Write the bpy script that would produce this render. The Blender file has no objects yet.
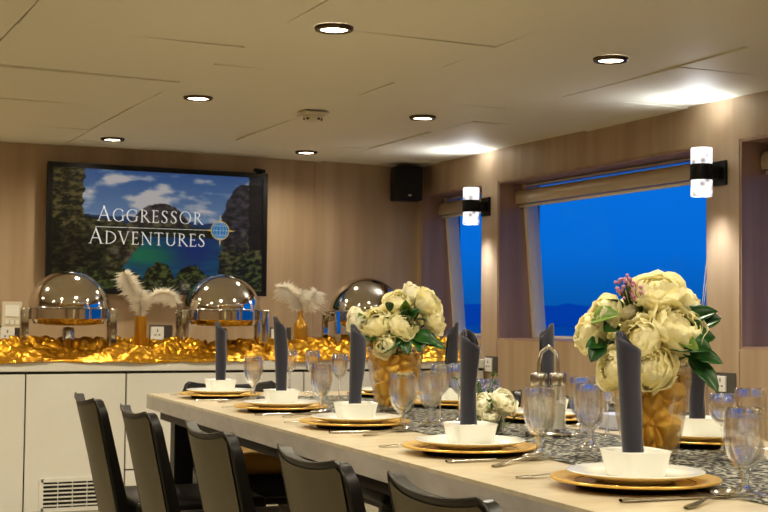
import bpy, math, random
import numpy as np
from mathutils import Vector, Matrix, noise
random.seed(7)
PI = math.pi
scn = bpy.context.scene
COL = scn.collection
ZT = 0.79          # table top
ZC = 0.822         # sideboard top
CEIL = 2.14

# ------------------------------------------------------------------ materials
def s2l(c):
    return tuple(((x/12.92) if x <= 0.04045 else ((x+0.055)/1.055)**2.4) for x in c)
def rgb(r, g, b): return s2l((r/255, g/255, b/255))
def newmat(name):
    m = bpy.data.materials.new(name); m.use_nodes = True
    nt = m.node_tree
    return m, nt, nt.nodes['Principled BSDF']
def pm(name, col, rough=0.5, metal=0.0, bump=None, var=None, spec=None, coat=0, sheen=0, emit=None, trans=0, ior=None, aniso=0, sss=0):
    m, nt, b = newmat(name)
    b.inputs['Base Color'].default_value = (*col, 1)
    b.inputs['Roughness'].default_value = rough
    b.inputs['Metallic'].default_value = metal
    if spec is not None: b.inputs['Specular IOR Level'].default_value = spec
    if coat: b.inputs['Coat Weight'].default_value = coat
    if sheen: b.inputs['Sheen Weight'].default_value = sheen
    if trans: b.inputs['Transmission Weight'].default_value = trans
    if ior: b.inputs['IOR'].default_value = ior
    if sss:
        b.inputs['Subsurface Weight'].default_value = sss; b.inputs['Subsurface Scale'].default_value = 0.01
    if emit:
        b.inputs['Emission Color'].default_value = (*emit[0], 1); b.inputs['Emission Strength'].default_value = emit[1]
    tc = nt.nodes.new('ShaderNodeTexCoord')
    if var:   # (scale xyz, second colour, detail)
        mp = nt.nodes.new('ShaderNodeMapping'); mp.inputs['Scale'].default_value = var[0]
        nz = nt.nodes.new('ShaderNodeTexNoise'); nz.inputs['Scale'].default_value = 1; nz.inputs['Detail'].default_value = 4
        rp = nt.nodes.new('ShaderNodeValToRGB')
        rp.color_ramp.elements[0].position = 0.35; rp.color_ramp.elements[1].position = 0.65
        rp.color_ramp.elements[0].color = (*col, 1); rp.color_ramp.elements[1].color = (*var[1], 1)
        nt.links.new(tc.outputs['Object'], mp.inputs[0]); nt.links.new(mp.outputs[0], nz.inputs[0])
        nt.links.new(nz.outputs[0], rp.inputs[0]); nt.links.new(rp.outputs[0], b.inputs['Base Color'])
    if bump:  # (scale xyz, strength, distance)
        mp = nt.nodes.new('ShaderNodeMapping'); mp.inputs['Scale'].default_value = bump[0]
        nz = nt.nodes.new('ShaderNodeTexNoise'); nz.inputs['Scale'].default_value = 1; nz.inputs['Detail'].default_value = 3
        bp = nt.nodes.new('ShaderNodeBump'); bp.inputs['Strength'].default_value = bump[1]; bp.inputs['Distance'].default_value = bump[2]
        nt.links.new(tc.outputs['Object'], mp.inputs[0]); nt.links.new(mp.outputs[0], nz.inputs[0])
        nt.links.new(nz.outputs[0], bp.inputs['Height']); nt.links.new(bp.outputs[0], b.inputs['Normal'])
    return m
M = {}
M['wood'] = pm('wall_wood_laminate', rgb(184,163,136), 0.42, var=((9, 9, 0.7), rgb(168,146,119)), bump=((60,60,2), 0.1, 0.002))
M['wood2'] = pm('reveal_wood_laminate', rgb(176,150,134), 0.4, var=((14, 14, 0.7), rgb(160,132,118)))
M['ceil'] = pm('ceiling_panel', rgb(228,225,208), 0.55, spec=0.35)
M['ceilgap'] = pm('ceiling_gap', rgb(90,82,62), 0.8)
M['floor'] = pm('floor_carpet', rgb(158,150,130), 0.9, var=((8,8,8), rgb(140,132,112)))
M['cab'] = pm('cabinet_white_laminate', rgb(236,235,226), 0.35, var=((2,2,2), rgb(230,228,216)))
M['gap'] = pm('dark_gap', rgb(60,54,42), 0.8)
M['top'] = pm('table_top_laminate', rgb(206,196,172), 0.28, var=((3, 40, 3), rgb(192,178,150)))
M['edge'] = pm('table_edge_grey', rgb(182,176,168), 0.45, var=((3, 12, 30), rgb(170,163,154)))
M['apron'] = pm('table_apron_grey', rgb(62,58,54), 0.5)
M['blk'] = pm('black_plastic', rgb(18,18,20), 0.35)
M['blkm'] = pm('black_matte', rgb(20,19,20), 0.75, bump=((300,300,300),0.4,0.001))
M['leather'] = pm('black_leather', rgb(18,16,14), 0.38, bump=((90,90,90),0.15,0.001))
M['taupe'] = pm('leather_sheen', rgb(92,86,66), 0.45, var=((6,6,3), rgb(80,74,56)), bump=((120,120,120),0.12,0.001))  # light sheen on the dark chair backs, painted as a taupe colour
M['pipe'] = pm('grey_piping', rgb(34,32,29), 0.35)
M['legm'] = pm('chair_leg_black', rgb(22,20,19), 0.4)
M['white'] = pm('white_porcelain', rgb(240,240,232), 0.16, coat=0.3)
M['lilac'] = pm('pale_lilac_porcelain', rgb(190,198,226), 0.2)
M['gold'] = pm('gold_lacquer', rgb(236,198,112), 0.3, 0.7, bump=((80,80,80),0.15,0.002))
M['dark'] = pm('charger_underside', rgb(14,12,10), 0.5)
M['napkin'] = pm('charcoal_napkin', rgb(56,57,70), 0.85, sheen=0.3, bump=((400,400,400),0.3,0.0006))
M['steel'] = pm('stainless_steel', (0.72,0.70,0.66), 0.16, 1.0)
M['chrome'] = pm('polished_chrome', (0.70,0.67,0.62), 0.07, 1.0)
M['chromed'] = pm('brushed_chrome', (0.60,0.58,0.55), 0.2, 1.0)
M['satin'] = pm('gold_satin', rgb(206,154,44), 0.30, 0.8, bump=((18,45,30),0.6,0.008), aniso=0.5)
M['satin2'] = pm('ochre_satin', rgb(226,182,78), 0.42, 0.2, bump=((40,60,40),0.3,0.003))
M['satin3'] = pm('dull_gold_cushion', rgb(204,160,70), 0.5, 0.2, bump=((40,40,40),0.5,0.004))
M['petal'] = pm('cream_petal', rgb(255,250,222), 0.65, var=((25,25,25), rgb(252,244,204)))
M['petal2'] = pm('white_petal', rgb(255,252,238), 0.65, var=((25,25,25), rgb(252,248,222)))
M['petalc'] = pm('yellow_petal_heart', rgb(236,214,130), 0.6)
M['leaf'] = pm('deep_green_leaf', rgb(24,70,30), 0.35, var=((20,20,20), rgb(48,100,40)))
M['leafl'] = pm('light_green_leaf', rgb(110,140,50), 0.45)
M['stem'] = pm('green_stem', rgb(70,96,44), 0.6)
M['pink'] = pm('pink_filler_bud', rgb(206,150,180), 0.6)
M['feather'] = pm('white_feather', rgb(244,236,216), 0.8, sss=0.2)
M['goldglass'] = pm('gold_painted_glass', rgb(214,164,62), 0.25, 0.4)
M['spk'] = pm('speaker_cabinet', rgb(16,16,18), 0.5)
M['socketw'] = pm('socket_white', rgb(232,230,222), 0.35)
M['socketg'] = pm('socket_grey_surround', rgb(110,108,104), 0.3, 0.6)
M['blind'] = pm('roller_blind_cassette', rgb(212,198,172), 0.3, 0.3)
M['frame'] = pm('window_frame_cream', rgb(244,236,218), 0.4)
M['gasket'] = pm('window_gasket', rgb(20,26,40), 0.5)
M['ring'] = pm('downlight_ring', rgb(96,84,66), 0.25, 0.9)
M['lamp'] = pm('downlight_lens', (1,1,1), 0.4, emit=((1.0,0.86,0.62), 14))
M['plastic'] = pm('white_plastic', rgb(216,208,188), 0.4)
M['sea'] = pm('sea_water', rgb(80,130,170), 0.35, bump=((0.6,0.6,0.6),0.3,0.2))
M['hill'] = pm('dusk_hill', rgb(150,225,255), 0.9)
M['water'] = pm('drinking_water', (1,1,1), 0.0, trans=1, ior=1.33)

def glassmat(name, ior=1.45, rough=0.0, col=(1,1,1), bump=None):
    m = bpy.data.materials.new(name); m.use_nodes = True; nt = m.node_tree; nt.nodes.clear()
    out = nt.nodes.new('ShaderNodeOutputMaterial')
    g = nt.nodes.new('ShaderNodeBsdfGlass'); g.inputs['IOR'].default_value = ior; g.inputs['Roughness'].default_value = rough
    g.inputs['Color'].default_value = (*col, 1)
    t = nt.nodes.new('ShaderNodeBsdfTransparent'); mx = nt.nodes.new('ShaderNodeMixShader'); mx.inputs[0].default_value = 0.42
    nt.links.new(t.outputs[0], mx.inputs[1]); nt.links.new(g.outputs[0], mx.inputs[2]); nt.links.new(mx.outputs[0], out.inputs[0])
    if bump:
        tc = nt.nodes.new('ShaderNodeTexCoord'); mp = nt.nodes.new('ShaderNodeMapping'); mp.inputs['Scale'].default_value = bump[0]
        vz = nt.nodes.new('ShaderNodeTexVoronoi'); vz.inputs['Scale'].default_value = 1
        bp = nt.nodes.new('ShaderNodeBump'); bp.inputs['Strength'].default_value = bump[1]; bp.inputs['Distance'].default_value = bump[2]
        nt.links.new(tc.outputs['Object'], mp.inputs[0]); nt.links.new(mp.outputs[0], vz.inputs[0])
        nt.links.new(vz.outputs[0], bp.inputs['Height']); nt.links.new(bp.outputs[0], g.inputs['Normal'])
        mx.inputs[0].default_value = 0.42
    return m
def thinglass(name, refl=0.12, tint=(1,1,1)):
    m = bpy.data.materials.new(name); m.use_nodes = True; nt = m.node_tree; nt.nodes.clear()
    out = nt.nodes.new('ShaderNodeOutputMaterial')
    t = nt.nodes.new('ShaderNodeBsdfTransparent'); t.inputs[0].default_value = (*tint, 1)
    g = nt.nodes.new('ShaderNodeBsdfGlossy'); g.inputs['Roughness'].default_value = 0.02
    lw = nt.nodes.new('ShaderNodeLayerWeight'); lw.inputs[0].default_value = refl
    mx = nt.nodes.new('ShaderNodeMixShader')
    nt.links.new(lw.outputs['Fresnel'], mx.inputs[0]); nt.links.new(t.outputs[0], mx.inputs[1])
    nt.links.new(g.outputs[0], mx.inputs[2]); nt.links.new(mx.outputs[0], out.inputs[0])
    return m
def translucent(name, c1, c2, amt):
    m = pm(name, c1, 0.65, var=((25,25,25), c2)); nt = m.node_tree; b = nt.nodes['Principled BSDF']; out = nt.nodes['Material Output']
    tl = nt.nodes.new('ShaderNodeBsdfTranslucent'); mx = nt.nodes.new('ShaderNodeMixShader'); mx.inputs[0].default_value = amt
    src = b.inputs['Base Color'].links[0].from_socket
    nt.links.new(src, tl.inputs[0]); nt.links.new(b.outputs[0], mx.inputs[1]); nt.links.new(tl.outputs[0], mx.inputs[2]); nt.links.new(mx.outputs[0], out.inputs[0])
    return m
M['petal'] = translucent('cream_petal', rgb(255,252,222), rgb(255,248,206), .4)
M['petal2'] = translucent('white_petal', rgb(255,254,240), rgb(255,250,226), .4)
M['feather'] = translucent('white_feather', rgb(255,252,244), rgb(255,250,236), .35)
M['glass'] = glassmat('clear_glass')
M['cutglass'] = glassmat('textured_glass', bump=((190,190,190), 0.08, 0.001))
M['vaseglass'] = glassmat('vase_glass')
M['pane'] = thinglass('window_glass', 0.05, (0.97,0.98,1.0))

def acrylic():
    m, nt, b = newmat('glowing_clear_acrylic')
    b.inputs['Base Color'].default_value = (0.8,0.8,0.85,1); b.inputs['Roughness'].default_value = 0.2
    tc = nt.nodes.new('ShaderNodeTexCoord'); v = nt.nodes.new('ShaderNodeTexVoronoi'); v.inputs['Scale'].default_value = 26
    r = nt.nodes.new('ShaderNodeValToRGB'); r.color_ramp.elements[0].position = 0.22; r.color_ramp.elements[0].color = (0.16,0.17,0.22,1)
    r.color_ramp.elements[1].position = 0.45; r.color_ramp.elements[1].color = (0.95,0.97,1,1)
    nt.links.new(tc.outputs['Object'], v.inputs[0]); nt.links.new(v.outputs[0], r.inputs[0])
    nt.links.new(r.outputs[0], b.inputs['Emission Color']); b.inputs['Emission Strength'].default_value = 1.0
    return m
M['acrylic'] = acrylic()

def runner_mat():
    m, nt, b = newmat('patterned_runner')
    tc = nt.nodes.new('ShaderNodeTexCoord')
    mp = nt.nodes.new('ShaderNodeMapping'); mp.inputs['Scale'].default_value = (22, 40, 22)
    w = nt.nodes.new('ShaderNodeTexWave'); w.inputs['Scale'].default_value = 0.5; w.inputs['Distortion'].default_value = 14; w.inputs['Detail'].default_value = 2; w.inputs['Detail Scale'].default_value = 1.6
    r = nt.nodes.new('ShaderNodeValToRGB'); r.color_ramp.elements[0].position = 0.60; r.color_ramp.elements[0].color = (0.012,0.011,0.012,1)
    r.color_ramp.elements[1].position = 0.74; r.color_ramp.elements[1].color = (0.36,0.36,0.30,1)
    nt.links.new(tc.outputs['Object'], mp.inputs[0]); nt.links.new(mp.outputs[0], w.inputs[0]); nt.links.new(w.outputs['Fac'], r.inputs[0])
    nt.links.new(r.outputs[0], b.inputs['Base Color']); b.inputs['Roughness'].default_value = 0.55; b.inputs['Specular IOR Level'].default_value = 0.25
    return m
M['runner'] = runner_mat()

# ------------------------------------------------------------------ mesh builder
class MB:
    def __init__(s): s.v = []; s.f = []
    def add(s, vs, fs, mat=None):
        n = len(s.v)
        for p in vs:
            p = Vector(p)
            s.v.append(tuple(mat @ p) if mat else tuple(p))
        s.f += [tuple(i+n for i in f) for f in fs]
        return s
    def box(s, c, d, rz=0, mat=None, bev=0):
        x, y, z = d[0]/2, d[1]/2, d[2]/2
        T = Matrix.Translation(c) @ Matrix.Rotation(rz, 4, 'Z')
        if mat: T = mat @ T
        if bev:
            b = min(bev, x*.49, y*.49, z*.49); vs = []; prof = []
            for k in range(4):
                sx, sy = [(1,1),(-1,1),(-1,-1),(1,-1)][k]
                for j in range(4):
                    a = k*PI/2 + j*PI/6
                    prof.append((sx*(x-b)+b*math.cos(a), sy*(y-b)+b*math.sin(a)))
            n = len(prof)
            def ringp(zz, ins):
                return [((abs(px)-ins)*(1 if px > 0 else -1), (abs(py)-ins)*(1 if py > 0 else -1), zz) for px, py in prof]
            vs = ringp(-z, b*.7) + ringp(-z+b*.4, b*.15) + ringp(-z+b, 0) + ringp(z-b, 0) + ringp(z-b*.4, b*.15) + ringp(z, b*.7)
            fs = [tuple(range(n-1, -1, -1)), tuple(range(5*n, 6*n))]
            for r in range(5):
                for i in range(n): fs.append((r*n+i, r*n+(i+1) % n, (r+1)*n+(i+1) % n, (r+1)*n+i))
            return s.add(vs, fs, T)
        vs = [(a, b_, c_) for a in (-x, x) for b_ in (-y, y) for c_ in (-z, z)]
        return s.add(vs, [(0,1,3,2),(4,6,7,5),(0,4,5,1),(2,3,7,6),(0,2,6,4),(1,5,7,3)], T)
    def lathe(s, prof, seg=32, c=(0,0,0), mat=None, sq=None, a0=0, a1=2*PI, close=True):
        T = Matrix.Translation(c)
        if mat: T = mat @ T
        vs = []; fs = []; full = abs(a1-a0-2*PI) < 1e-6
        m = seg if full else seg+1
        for r, z in prof:
            for i in range(m):
                a = a0+(a1-a0)*i/seg; q = 1.0
                if sq: q = 1/((abs(math.cos(a))**sq+abs(math.sin(a))**sq)**(1/sq))
                vs.append((r*q*math.cos(a), r*q*math.sin(a), z))
        for k in range(len(prof)-1):
            for i in range(seg if full else m-1):
                j = (i+1) % m
                fs.append((k*m+i, k*m+j, (k+1)*m+j, (k+1)*m+i))
        return s.add(vs, fs, T)
    def tube(s, pts, rad, seg=8, cap=True, mat=None, flat=1.0):
        pts = [Vector(p) for p in pts]; n = len(pts)
        if not isinstance(rad, (list, tuple)): rad = [rad]*n
        vs = []; fs = []; up = Vector((0,0,1))
        prev = None
        for i, p in enumerate(pts):
            t = (pts[min(i+1, n-1)]-pts[max(i-1, 0)]).normalized()
            if prev is None:
                a = t.cross(up)
                if a.length < 1e-3: a = t.cross(Vector((1,0,0)))
            else: a = prev - t*prev.dot(t)
            a.normalize(); b = t.cross(a); prev = a
            for k in range(seg):
                th = 2*PI*k/seg
                vs.append(p + a*math.cos(th)*rad[i] + b*math.sin(th)*rad[i]*flat)
        for i in range(n-1):
            for k in range(seg):
                l = (k+1) % seg
                fs.append((i*seg+k, i*seg+l, (i+1)*seg+l, (i+1)*seg+k))
        if cap:
            fs.append(tuple(range(seg-1, -1, -1))); fs.append(tuple((n-1)*seg+k for k in range(seg)))
        return s.add(vs, fs, mat)
    def grid(s, fn, nu, nv, mat=None, wrapu=False):
        vs = []; fs = []
        for j in range(nv+1):
            for i in range(nu+(0 if wrapu else 1)): vs.append(fn(i/nu, j/nv))
        w = nu if wrapu else nu+1
        for j in range(nv):
            for i in range(nu):
                i2 = (i+1) % w
                fs.append((j*w+i, j*w+i2, (j+1)*w+i2, (j+1)*w+i))
        return s.add(vs, fs, mat)
    def ball(s, c, r, seg=12, rings=8, sc=(1,1,1), mat=None):
        return s.grid(lambda u, v: (c[0]+r*sc[0]*math.sin(PI*v)*math.cos(2*PI*u), c[1]+r*sc[1]*math.sin(PI*v)*math.sin(2*PI*u), c[2]-r*sc[2]*math.cos(PI*v)), seg, rings, mat, True)
    def build(s, name, mat, parent=None, smooth=True, solid=0, sub=0, angle=None):
        me = bpy.data.meshes.new(name); me.from_pydata(s.v, [], s.f); me.validate(); me.update()
        if smooth:
            me.shade_smooth()
            if angle: me.set_sharp_from_angle(angle=math.radians(angle))
        me.materials.append(mat)
        o = bpy.data.objects.new(name, me); COL.objects.link(o)
        if parent: o.parent = parent
        if solid:
            md = o.modifiers.new('solid', 'SOLIDIFY'); md.thickness = solid; md.offset = 0
        if sub:
            md = o.modifiers.new('sub', 'SUBSURF'); md.levels = sub; md.render_levels = sub
        return o
def tag(o, label, cat, group=None, kind=None):
    o['label'] = label; o['category'] = cat
    if group: o['group'] = group
    if kind: o['kind'] = kind
    return o
def thing(name, label, cat, loc=(0,0,0), rz=0, group=None):
    o = bpy.data.objects.new(name, None); o.empty_display_size = 0.05; COL.objects.link(o)
    o.location = loc; o.rotation_euler = (0,0,rz)
    return tag(o, label, cat, group)
def struct(name, mb, m, parent=None, **k):
    o = mb.build(name, m, parent, smooth=k.pop('smooth', False), **k)
    if not parent: o['kind'] = 'structure'
    return o
KIDS = {}
def copy_tree(o, loc, rz, label, group=None, scale=None):
    c = o.copy(); COL.objects.link(c); c.location = loc; c.rotation_euler = (0,0,rz); c['label'] = label
    if group: c['group'] = group
    if scale: c.scale = scale
    def kids(src, dst):
        for ch in [x for x in allobjs if x.parent == src]:
            d = ch.copy(); COL.objects.link(d); d.parent = dst; kids(ch, d)
    allobjs = list(COL.objects)
    kids(o, c)
    return c

# ------------------------------------------------------------------ camera
cam = bpy.data.cameras.new('camera'); co = bpy.data.objects.new('camera', cam); COL.objects.link(co)
Rw = Matrix(((0.90684, 0.0280, 0.4205), (-0.42136, 0.0373, 0.90613), (0.00967, -0.99891, 0.04561)))
# columns of Rw: image right, image down, forward in world axes
r_ = Vector((Rw[0][0], Rw[1][0], Rw[2][0])).normalized()
f_ = Vector((Rw[0][2], Rw[1][2], Rw[2][2])); f_ = (f_ - r_*f_.dot(r_)).normalized()
u_ = r_.cross(f_)
co.matrix_world = Matrix(((r_.x, u_.x, -f_.x, 0), (r_.y, u_.y, -f_.y, 0), (r_.z, u_.z, -f_.z, 1.08), (0,0,0,1)))
cam.lens = 1350/768*36; cam.sensor_width = 36; cam.clip_end = 2000; cam.clip_start = 0.05
cam.dof.use_dof = True; cam.dof.focus_distance = 3.2; cam.dof.aperture_fstop = 18.0
scn.camera = co

# ------------------------------------------------------------------ room shell
XL, XR, YB, YF = -1.8, 4.2, 8.5, -2.2
struct('floor', MB().box(((XL+XR)/2, (YF+YB)/2, -0.05), (XR-XL+.8, YB-YF+.4, 0.1)), M['floor'])
struct('wall_back', MB().box(((XL-.2+4.51)/2, YB+.08, 1.1), (4.51-XL+.2, 0.16, 2.2)), M['wood'])
struct('wall_front', MB().box(((XL+XR)/2+.2, YF-.08, 1.1), (XR-XL+.8, 0.16, 2.2)), M['wood'])
struct('wall_left', MB().box((XL-.08, (YF+YB)/2, 1.1), (0.16, YB-YF, 2.2)), M['wood'])
# window wall with three deep openings
T = 0.30
opens = [(3.30, 5.067), (5.305, 7.362), (7.566, 8.43)]
ZB, ZH = 0.948, 1.94
w = MB()
w.box((XR+T/2, (YF+YB)/2, ZB/2), (T, YB-YF, ZB))
w.box((XR+T/2, (YF+YB)/2, (ZH+2.2)/2), (T, YB-YF, 2.2-ZH))
prev = YF
for a, b in opens + [(YB, YB)]:
    w.box((XR+T/2, (prev+a)/2, (ZB+ZH)/2), (T, a-prev, ZH-ZB)); prev = b
struct('wall_right', w, M['wood'])
# darker laminate lining of each reveal
lin = MB()
for a, b in opens:
    for yy, sg in ((a, 1), (b, -1)): lin.box((XR+T/2+.002, yy+sg*.006, (ZB+ZH)/2), (T-.006, .012, ZH-ZB-.004))
    lin.box((XR+T/2+.002, (a+b)/2, ZH-.006), (T-.006, b-a-.026, .012)); lin.box((XR+T/2+.002, (a+b)/2, ZB+.006), (T-.006, b-a-.026, .012))
struct('trim_1', lin, M['wood2'])
# slim corner trims on the pillars and the top band (vertical laminate joints)
jn = MB()
for y in (7.566, 7.362, 5.305, 5.067): jn.box((XR-.0015, y+(0.0), ZB/2), (.003, .004, ZB-.02))
for x in (1.30, 3.42): jn.box((x, YB-.001, 1.1), (.004, .003, 2.05))
struct('trim_2', jn, M['wood2'])
# windows: raked frame, gasket, glass
for i, (a, b) in enumerate(opens):
    A, B = a+.013, b-.013; zt, zb = ZH-.014, ZB+.014
    fx = lambda z: 4.42 + (0.08)*(1-(z-zb)/(zt-zb))      # leans outward towards the sill
    def bar(mb, y0, z0, y1, z1, wd, th, off=0):
        horiz = abs(y1-y0) > abs(z1-z0)
        n = []
        for (y, z) in ((y0, z0), (y1, z1)):
            for dx in (-th/2, th/2):
                for dw in (-wd/2, wd/2):
                    n.append((fx(z)+dx+off, y+(0 if horiz else dw), z+(dw if horiz else 0)))
        mb.add(n, [(0,1,3,2),(4,6,7,5),(0,4,5,1),(2,3,7,6),(0,2,6,4),(1,5,7,3)])
    root = bpy.data.objects.new('window_%d' % (i+1), None); COL.objects.link(root); root['kind'] = 'structure'
    fm = MB()
    for y in (A+.015, B-.015): bar(fm, y, zb, y, zt, .034, .085, -.008)
    bar(fm, A+.03, zb+.008, B-.03, zb+.008, .016, .055, -.02); bar(fm, A+.03, zt-.008, B-.03, zt-.008, .012, .055, -.02)
    fm.build('window_frame', M['frame'], root, smooth=False)
    gm = MB()
    for y in (A+.015, B-.015): bar(gm, y, zb+.016, y, zt-.024, .008, .010, .004)
    gm.build('window_gasket', M['gasket'], root, smooth=False)
    pv = [(fx(zb), A, zb), (fx(zb), B, zb), (fx(zt), B, zt), (fx(zt), A, zt)]
    MB().add(pv, [(0,1,2,3)]).build('window_pane', M['pane'], root, smooth=False)
# ceiling: staggered panels with fine joints
cl = MB()
cl.box(((XL+XR)/2, (YF+YB)/2, CEIL+.06), (XR-XL+.3, YB-YF+.3, .04))
cols = [0.835+.875*k for k in range(-3, 5)]
rng = random.Random(3)
cp = MB()
for k in range(len(cols)-1):
    x0, x1 = cols[k]+.0015, min(cols[k+1], XR+.02)-.0015
    off = (0.05 if (k % 2) else 0.5) + 0.0
    n0 = -4
    for j in range(-4, 11):
        y0 = 0.1 + (0.0 if k % 2 == 1 else 0.45) - 0.5 + .9*j ; y1 = y0+.9
        y0c, y1c = max(y0, YF)+.0015, min(y1, YB)-.0015
        if y1c <= y0c+.02: continue
        ta, tb = rng.uniform(-.006, .006), rng.uniform(-.005, .005)
        z = CEIL
        b = .012
        P = [(x0, y0c, z-ta-tb), (x1, y0c, z+ta-tb), (x1, y1c, z+ta+tb), (x0, y1c, z-ta+tb)]
        up = [(p[0], p[1], z+.03) for p in P]
        cp.add(P+up, [(3,2,1,0),(4,5,6,7),(0,1,5,4),(1,2,6,5),(2,3,7,6),(3,0,4,7)])
ceiling = struct('ceiling', cp, M['ceil'])
struct('trim_3', cl, M['ceilgap'])
# outside: sea and a dusk hill line
struct('trim_4', MB().add([(6,-300,-3),(900,-300,-3),(900,900,-3),(6,900,-3)], [(0,1,2,3)]), M['sea']).name = 'sea_water'
hv = []
hm = MB().grid(lambda u, v: (420+30*math.sin(u*9), 60+u*800, -3+v*(13+5*noise.noise((u*9,3,1))+2*noise.noise((u*30,7,1)))), 160, 1)
struct('distant_hills', hm, M['hill'])
wd = bpy.data.worlds.new('dusk'); scn.world = wd; wd.use_nodes = True; nt = wd.node_tree
bg = nt.nodes['Background']; tc = nt.nodes.new('ShaderNodeTexCoord'); sp = nt.nodes.new('ShaderNodeSeparateXYZ'); rp = nt.nodes.new('ShaderNodeValToRGB')
rp.color_ramp.elements[0].position = 0.0; rp.color_ramp.elements[0].color = (*rgb(8,84,150), 1)
rp.color_ramp.elements[1].position = 0.16; rp.color_ramp.elements[1].color = (*rgb(9,114,206), 1)
e = rp.color_ramp.elements.new(0.05); e.color = (*rgb(8,104,192), 1)
e = rp.color_ramp.elements.new(0.7); e.color = (*rgb(8,70,160), 1)
nt.links.new(tc.outputs['Generated'], sp.inputs[0]); nt.links.new(sp.outputs[2], rp.inputs[0]); nt.links.new(rp.outputs[0], bg.inputs[0])
bg.inputs[1].default_value = 1.3

# ------------------------------------------------------------------ lights
def spot(loc, power, col, size=150, rot=(0,0,0), rad=.05, blend=1):
    l = bpy.data.lights.new('lamp', 'SPOT'); l.energy = power; l.color = col; l.spot_size = math.radians(size); l.spot_blend = blend; l.shadow_soft_size = rad
    o = bpy.data.objects.new('lamp_light', l); COL.objects.link(o); o.location = loc; o.rotation_euler = rot
    return o
WARM = (1.0, 0.90, 0.72)
dproto = None
dl = [(1.91,8.0,'small round recessed downlight in the left row nearest the back wall, above the television'),
      (1.91,6.27,'round recessed downlight in the left row, middle of three'),
      (1.888,4.522,'largest round recessed downlight, at the top centre of the ceiling'),
      (3.17,8.03,'small round recessed downlight near the back wall right of the television'),
      (3.155,6.33,'round recessed downlight in the right row, above the flowers'),
      (3.115,4.545,'round recessed downlight with bluish ring near the window wall')]
for i, (x, y, lb) in enumerate(dl):
    if dproto is None:
        dproto = thing('recessed_downlight', lb, 'ceiling light', (x,y,CEIL-.006), 0, 'recessed ceiling downlights')
        MB().lathe([(.050,.004),(.050,-.004),(.056,-.009),(.068,-.007),(.072,.001),(.072,.006)], 32).build('trim_ring', M['ring'], dproto)
        MB().lathe([(.0,-.005),(.030,-.005),(.051,-.003),(.051,.003)], 32).build('lamp_lens', M['lamp'], dproto)
    else: copy_tree(dproto, (x,y,CEIL-.006), 0, lb)
for x in (1.91, 3.17, 0.65, -0.61):
    for y in (8.0, 6.27, 4.52, 2.77, 1.02, -0.73):
        spot((x, y, CEIL-.03), {8.0:34, 6.27:58}.get(y, 60), WARM, 162, rad=.045)
# ------------------------------------------------------------------ wall sconces
def sconce(y, lb):
    t = thing('wall_sconce', lb, 'wall lamp', (XR, y, 1.79), 0, 'up and down wall lamps')
    MB().box((-.008,0,0), (.016,.10,.118), bev=.002).build('wall_plate', M['blk'], t, smooth=False)
    MB().box((-.04,0,0), (.06,.05,.06), bev=.002).build('arm', M['blk'], t, smooth=False)
    c = (-.115,0,0)
    MB().lathe([(0,-.038),(.054,-.038),(.055,-.036),(.055,.036),(.054,.038),(0,.038)], 32, c).build('center_band', M['blk'], t, angle=40)
    for nm, s in (('upper_diffuser', 1), ('lower_diffuser', -1)):
        MB().lathe([(0,.037*s),(.051,.038*s),(.052,.112*s),(.049,.117*s),(.040,.117*s),(.038,.085*s),(0,.085*s)], 32, c).build(nm, M['acrylic'], t, angle=40)
    for s in (1, -1):
        spot((XR-.115, y, 1.79+s*.13), 15 if s > 0 else 9, (0.88,0.92,1.0), 150 if s > 0 else 150, (PI if s > 0 else 0, -.5 if s > 0 else .3, 0), .06, 1.0)
        spot((XR-.125, y, 1.79+s*.13), 4 if s > 0 else 13, (0.95,0.94,1.0), 75, (PI if s > 0 else 0, .25 if s > 0 else -.22, 0), .05, 1.0)
sconce(7.5, 'black cylindrical up and down wall lamp on the pillar between the windows')
sconce(5.2, 'black cylindrical up and down wall lamp right of the large window')

# ------------------------------------------------------------------ roller blinds
for i, (a, b) in enumerate(opens[:3]):
    lb = ['rolled up beige blind cassette at the window cut off by the right edge', 'long rolled up beige blind cassette across the large window', 'short rolled up beige blind cassette in the narrow far window'][i]
    t = thing('roller_blind', lb, 'blind', (4.365, (a+b)/2, 1.843), 0)
    L = (b-a)/2-.02
    pr = [(-.045,-.042),(-.052,-.015),(-.05,.025),(-.03,.046),(.03,.046),(.04,0),(.03,-.042)]
    m = MB().add([(p[0], -L, p[1]) for p in pr]+[(p[0], L, p[1]) for p in pr], [tuple(range(6,-1,-1)), tuple(range(7,14))]+[(k,(k+1)%7,7+(k+1)%7,7+k) for k in range(7)])
    m.build('cassette', M['blind'], t, angle=45)
    MB().tube([(-.02,-L+.005,-.055),(-.02,L-.005,-.055)], .010, 8).build('bottom_rail', M['frame'], t)
    if i == 1:
        m = MB()
        for d in (0,.02): m.tube([(-.05-.1*d,-L+.03+d,-.04),(-.12,-L+.03+d*.8,-.5),(-.2,-L+.02+d*.3,-1.03)], .002, 6)
        m.build('pull_cord', M['plastic'], t)
        MB().box((-.205,-L+.02,-1.06), (.02,.025,.09), bev=.005).build('cord_weight', M['plastic'], t)

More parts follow.
